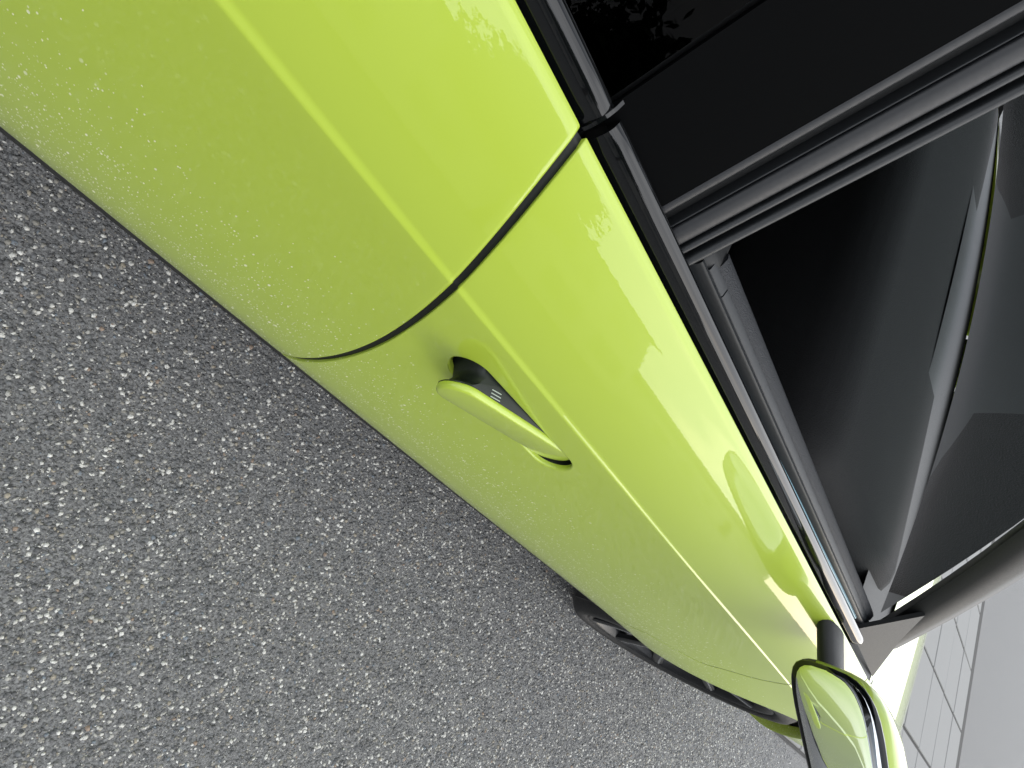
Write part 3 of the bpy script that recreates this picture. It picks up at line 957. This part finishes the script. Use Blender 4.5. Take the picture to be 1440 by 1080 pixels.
# ------------------------------------------------------------------ wheels
def lathe(prof, n, close=False):
    """prof: (radius, y) ; axis along Y"""
    V = []; 
    for r, y in prof:
        for k in range(n):
            a = 2*math.pi*k/n; V.append((r*math.cos(a), y, r*math.sin(a)))
    return V, grid_faces(len(prof), n, wrap=True)
TR = .336
def wheel(loc, sgn):
    # outer face at y = 0, the tyre runs inwards (+y for the right side)
    V, F = lathe([(.258, .020), (.265, .004), (.268, .0005), (.265, .001), (.259, .008), (.248, .022), (.240, .06), (.242, .17), (.256, .19)], 96)
    rim = mesh_obj('wheel', V, F, M['rim'], car, auto=50)
    V, F = lathe([(.262, .030), (.268, .008), (.276, -.003), (.290, -.0075), (.308, -.004), (.322, .010), (.331, .026), (TR, .045), (TR+.0005, .115), (TR, .185), (.325, .215), (.30, .232), (.27, .225), (.256, .20)], 120)
    t = mesh_obj('tyre', V, F, M['tyre'], rim, auto=60)
    for k in range(5):
        for d in (-1, 1):
            a0 = 2*math.pi*k/5+.31; secs = []
            for i in range(9):
                q = i/8; r = .045+.215*q; a = a0+d*(.10+.19*q)
                w = .021-.004*q; y = .024-.020*q+.004*math.sin(math.pi*q)
                c, s = math.cos(a), math.sin(a)
                sec = []
                for du, dy in ((-w, .018), (-w, .004), (-w*.55, 0), (w*.55, 0), (w, .004), (w, .018)):
                    sec.append((r*c-du*s, y+dy, r*s+du*c))
                secs.append(sec)
            sweep('spoke', secs, M['rim'], rim, auto=30)
            secs2 = [[(s[2][0]*.3+s[3][0]*.7, s[2][1]-.0006, s[2][2]*.3+s[3][2]*.7), (s[3][0], s[3][1]-.0006, s[3][2]), (s[3][0], s[3][1]+.002, s[3][2]), (s[2][0]*.3+s[3][0]*.7, s[2][1]+.002, s[2][2]*.3+s[3][2]*.7)] for s in secs]
            sweep('spoke_edge', secs2, M['rim_cut'], rim, auto=30)
    V, F = lathe([(.001, .012), (.028, .012), (.034, .016), (.050, .026), (.070, .030), (.072, .06)], 48)
    mesh_obj('hub_cap', V, F, M['rim'], rim, auto=40)
    V, F = lathe([(.06, .075), (.175, .075), (.175, .10), (.06, .10)], 64)
    mesh_obj('brake_disc', V, F, M['steel'], rim, auto=40)
    rim.location = loc
    if sgn > 0: rim.rotation_euler = (0, 0, math.pi)
    return rim
w0 = wheel((0, -.893, TR), -1)
def copy_part(o, parent, loc=None, rz=None):
    c = o.copy(); COL.objects.link(c); c.parent = parent
    if loc: c.location = loc
    if rz is not None: c.rotation_euler = (0, 0, rz)
    for ch in list(o.children): copy_part(ch, c)
    return c
copy_part(w0, car, (AXLE_R, -.893, TR), 0)
copy_part(w0, car, (0, .893, TR), math.pi)
copy_part(w0, car, (AXLE_R, .893, TR), math.pi)

# ------------------------------------------------------------------ dim interior
box_obj('cabin_floor', (-3.2, -.72, .28), (-.2, .72, .34), M['interior'], car, .02)
box_obj('dashboard', (-.98, -.72, .60), (-.45, .72, .908), M['interior'], car, .07, 5)
box_obj('centre_console', (-1.75, -.12, .34), (-.9, .12, .62), M['interior'], car, .04)
for y in (-.38, .38):
    s = box_obj('front_seat', (-1.62, y-.26, .38), (-1.08, y+.26, .58), M['fabric'], car, .07, 5)
    box_obj('seat_back', (-.09, -.25, -.33), (.09, .25, .33), M['fabric'], s, .07, 5, rot=None)
    sb = s.children[0]; sb.location = (-1.66, y, .84); sb.rotation_euler = (0, math.radians(-16), 0)
    hr = box_obj('head_rest', (-.05, -.13, -.09), (.05, .13, .09), M['fabric'], s, .04, 4)
    hr.location = (-1.78, y, 1.20); hr.rotation_euler = (0, math.radians(-12), 0)
box_obj('rear_seat', (-2.75, -.66, .38), (-2.2, .66, .60), M['fabric'], car, .07, 5)
rb = box_obj('rear_seat_back', (-.10, -.66, -.32), (.10, .66, .32), M['fabric'], car, .07, 5); rb.location = (-2.80, 0, .85); rb.rotation_euler = (0, math.radians(-20), 0)
V = []
for i in range(48):
    a = 2*math.pi*i/48
    for k in range(10):
        b = 2*math.pi*k/10; r = .185+.016*math.cos(b)
        V.append((.016*math.sin(b), r*math.cos(a), r*math.sin(a)))
F = []
for i in range(48):
    for k in range(10):
        F.append([i*10+k, i*10+(k+1) % 10, ((i+1) % 48)*10+(k+1) % 10, ((i+1) % 48)*10+k])
sw = mesh_obj('steering_wheel', V, F, M['plastic'], car); sw.location = (-1.08, .38, .80); sw.rotation_euler = (0, math.radians(-22), 0)
h = box_obj('wheel_hub', (-.03, -.07, -.05), (.02, .07, .05), M['plastic'], sw, .02)
for a in (-1, 1): box_obj('wheel_spoke', (-.012, min(a*.06, a*.18), -.018), (.012, max(a*.06, a*.18), .018), M['plastic'], sw, .008)
# roof lining and far-side inner panel so that the cabin is closed
st = []
for k in range(9):
    t = k/8; X = -1.22-1.50*t
    st.append((X, ROOF_HW-.02, 1.265, .05, 0))
crown_loft('roof_lining', st[::-1], M['interior'])

# ------------------------------------------------------------------ ground
def sheet(name, x0, x1, y0, y1, z, mat):
    return mesh_obj(name, [(x0, y0, z), (x1, y0, z), (x1, y1, z), (x0, y1, z)], [[0, 1, 2, 3]], mat, smooth=False)
g = sheet('road', -120, 120, -120, 120, 0, M['asphalt'])
tag(g, 'dark grey asphalt road surface with pale stone chips', 'road', kind='structure')
def aggregate(name, n, xr, yr, smin, smax, power, fade=(.7, 1.1, .55)):
    x = nrng.uniform(*xr, n*2); y = nrng.uniform(*yr, n*2)
    edge = np.minimum(np.minimum((x-xr[0])/fade[0], (xr[1]-x)/fade[1]), (y-yr[0])/fade[2])
    keep = np.nonzero(nrng.random(n*2) < np.clip(edge, 0, 1)**.8)[0][:n]
    x, y = x[keep], y[keep]; n = len(x)
    s = smin+(smax-smin)*nrng.random(n)**power
    asp = nrng.uniform(.42, 1.0, n); rot = nrng.uniform(0, 2*math.pi, n)
    K = 5
    ang = np.linspace(0, 2*math.pi, K, endpoint=False)[None, :]+nrng.uniform(-.32, .32, (n, K))
    rad = nrng.uniform(.72, 1.1, (n, K))
    h = s*nrng.uniform(.08, .30, n)
    tilt = nrng.normal(0, .16, (n, 2))
    verts = np.zeros((n, 2*K, 3))
    for lvl, (sc, zf) in enumerate(((1.0, -.25), (.74, 1.0))):
        px = np.cos(ang)*rad*s[:, None]*.5*sc; py = np.sin(ang)*rad*s[:, None]*.5*sc*asp[:, None]
        c, q = np.cos(rot)[:, None], np.sin(rot)[:, None]
        wx, wy = px*c-py*q, px*q+py*c
        verts[:, lvl*K:(lvl+1)*K, 0] = x[:, None]+wx; verts[:, lvl*K:(lvl+1)*K, 1] = y[:, None]+wy
        verts[:, lvl*K:(lvl+1)*K, 2] = (h*zf)[:, None]+wx*tilt[:, :1]+wy*tilt[:, 1:]+.0002
    V = verts.reshape(-1, 3)
    base = (np.arange(n)*2*K)[:, None]
    k = np.arange(K)[None, :]; d = (k+1) % K
    side = np.stack([base+k, base+d, base+K+d, base+K+k], -1).reshape(-1, 4)
    top = (base+K+np.arange(K)[None, :])
    me = bpy.data.meshes.new(name)
    me.vertices.add(len(V)); me.vertices.foreach_set('co', V.ravel())
    loops = np.concatenate([side.ravel(), top.ravel()]).astype(np.int32)
    start = np.concatenate([np.arange(len(side))*4, len(side)*4+np.arange(n)*K]).astype(np.int32)
    me.loops.add(len(loops)); me.loops.foreach_set('vertex_index', loops)
    me.polygons.add(len(start)); me.polygons.foreach_set('loop_start', start)
    me.update(calc_edges=True); me.validate()
    me.materials.append(M['stone'])
    o = bpy.data.objects.new(name, me); COL.objects.link(o)
    return o
ag = aggregate('asphalt_aggregate', 150000, (-2.45, 2.5), (-2.15, -.66), .0027, .0118, 2.1, (.75, 1.5, .75))
tag(ag, 'pale and dark stone chips set in the grey asphalt beside the car', 'gravel', kind='stuff')
# pale concrete apron in front of the car
apron = sheet('concrete_apron', 1.55, 9.0, -.763, 7.0, .004, M['joint'])
tag(apron, 'pale grey concrete apron ahead of the lime car', 'pavement', kind='structure')
slab_mesh = None
for i in range(8):
    for j in range(7):
        if slab_mesh is None:
            bm = bmesh.new(); rounded_box(bm, (-.425, -.39, -.03), (.425, .39, .016), .006, 1)
            o = bm_obj('concrete_slab', bm, M['concrete'], apron); slab_mesh = o.data
        else:
            o = bpy.data.objects.new('concrete_slab', slab_mesh); COL.objects.link(o); o.parent = apron
        o.location = (1.57+.436+i*.88, -.753+.40+j*.81, rng.uniform(-.003, .003)); o.rotation_euler = (rng.uniform(-.003, .003), rng.uniform(-.003, .003), 0)

# ------------------------------------------------------------------ across the road (seen only as reflections in the paint)
def house(name, x0, x1, y0, y1, eave, ridge, label, n_win):
    h = empty(name, ((x0+x1)/2, (y0+y1)/2, 0)); ox, oy = h.location.x, h.location.y
    def add(nm, lo, hi, mt, parent=h, r=.01):
        p = (ox, oy) if parent == h else (0, 0)
        o = box_obj(nm, (lo[0]-ox, lo[1]-oy, lo[2]), (hi[0]-ox, hi[1]-oy, hi[2]), M[mt], parent, r, 1); return o
    add('wall', (x0, y0, -.02), (x1, y1, eave), 'render_wall')
    e = .35
    V = [(x0-e, y0-e, eave), (x1+e, y0-e, eave), (x1+e, y1+e, eave), (x0-e, y1+e, eave), (x0-e, (y0+y1)/2, ridge), (x1+e, (y0+y1)/2, ridge)]
    V = [(a-ox, b-oy, c) for a, b, c in V]
    mesh_obj('roof', V, [[0, 1, 5, 4], [2, 3, 4, 5], [1, 2, 5], [3, 0, 4], [3, 2, 1, 0]], M['roof_tile'], h, smooth=False)
    for k in range(n_win):
        x = x0+(x1-x0)*(k+.5)/n_win
        if k == n_win//2:
            add('door', (x-.5, y1, 0), (x+.5, y1+.06, 2.1), 'roof_tile'); continue
        for zw in ((.9, 3.1) if eave > 4 else (1.0,)):
            w = add('window', (x-.7, y1, zw), (x+.7, y1+.05, zw+1.2), 'frame')
            for s in (-1, 1):
                add('pane', (x+s*.34-.29, y1+.03, zw+.08), (x+s*.34+.29, y1+.062, zw+1.12), 'pane', w)
    tag(h, label, 'house')
    return h
house('house', -16.0, 8.4, -19, -10.9, 4.7, 5.3, 'two storey building across the road, the straight edged block mirrored in the door', 11)
house('house', 17.0, 36.0, -26, -17.5, 3.2, 4.7, 'low house farther up the road, mirrored beside the door mirror', 6)

def tree(name, base, height, crown_lo, rad, label, n_leaf=9000, seed=1):
    r = np.random.default_rng(seed); t = empty(name, base)
    V = []; F = []
    def limb(p, q, r0, r1, n=8):
        p, q = Vector(p), Vector(q); d = (q-p).normalized(); u = d.cross(Vector((.3, 1, .2))).normalized(); v = d.cross(u); b = len(V)
        mid = (p+q)/2+Vector(r.normal(0, .04, 3))*(q-p).length
        for c, rr in ((p, r0), (mid, (r0+r1)/2), (q, r1)):
            for k in range(n): V.append(tuple(c+u*math.cos(2*math.pi*k/n)*rr+v*math.sin(2*math.pi*k/n)*rr))
        F.extend(grid_faces(3, n, wrap=True, base=b))
    top = height*.82
    limb((0, 0, -.05), (.1, .05, crown_lo), .20, .14, 12); limb((.1, .05, crown_lo), (0, 0, top), .14, .04, 10)
    cl = []
    for k in range(56):
        z = crown_lo+(height-crown_lo)*r.uniform(.05, .97); a = r.uniform(0, 2*math.pi)
        f = math.sin(math.pi*min(1, max(.08, (z-crown_lo+.5)/(height-crown_lo+.9))))
        d = rad*f*r.uniform(.35, 1.0); q = (d*math.cos(a), d*math.sin(a), z)
        limb((0, 0, max(crown_lo*.9, z-d*.6)), q, .06, .015, 6); cl.append((q, r.uniform(.7, 1.25)))
    mesh_obj('trunk', V, F, M['bark'], t)
    n = n_leaf; idx = r.integers(0, len(cl), n)
    c = np.array([cl[i][0] for i in idx]); s = np.array([cl[i][1] for i in idx])
    d = r.normal(0, 1, (n, 3)); d /= np.linalg.norm(d, axis=1)[:, None]
    p = c+d*(s*r.random(n)**.5)[:, None]*np.array([1.1, 1.1, .75])
    a = r.normal(0, 1, (n, 3)); a /= np.linalg.norm(a, axis=1)[:, None]; b = np.cross(a, d); b /= np.linalg.norm(b, axis=1)[:, None]
    L_ = r.uniform(.10, .19, n)[:, None]
    q = np.stack([p-a*L_, p+b*L_*.55, p+a*L_, p-b*L_*.55], 1).reshape(-1, 3)
    me = bpy.data.meshes.new('crown'); me.from_pydata(q.tolist(), [], (np.arange(n)[:, None]*4+np.arange(4)).tolist()); me.materials.append(M['leaf'])
    o = bpy.data.objects.new('crown', me); COL.objects.link(o); o.parent = t
    tag(t, label, 'tree'); return t
tree('added_tree', (1.9, -9.4, 0), 6.3, 2.9, 1.5, 'small tree added across the road for its outline mirrored in the upper rear door', 11000, 3)  # unseen tree, added to give the reflected sky a ragged edge
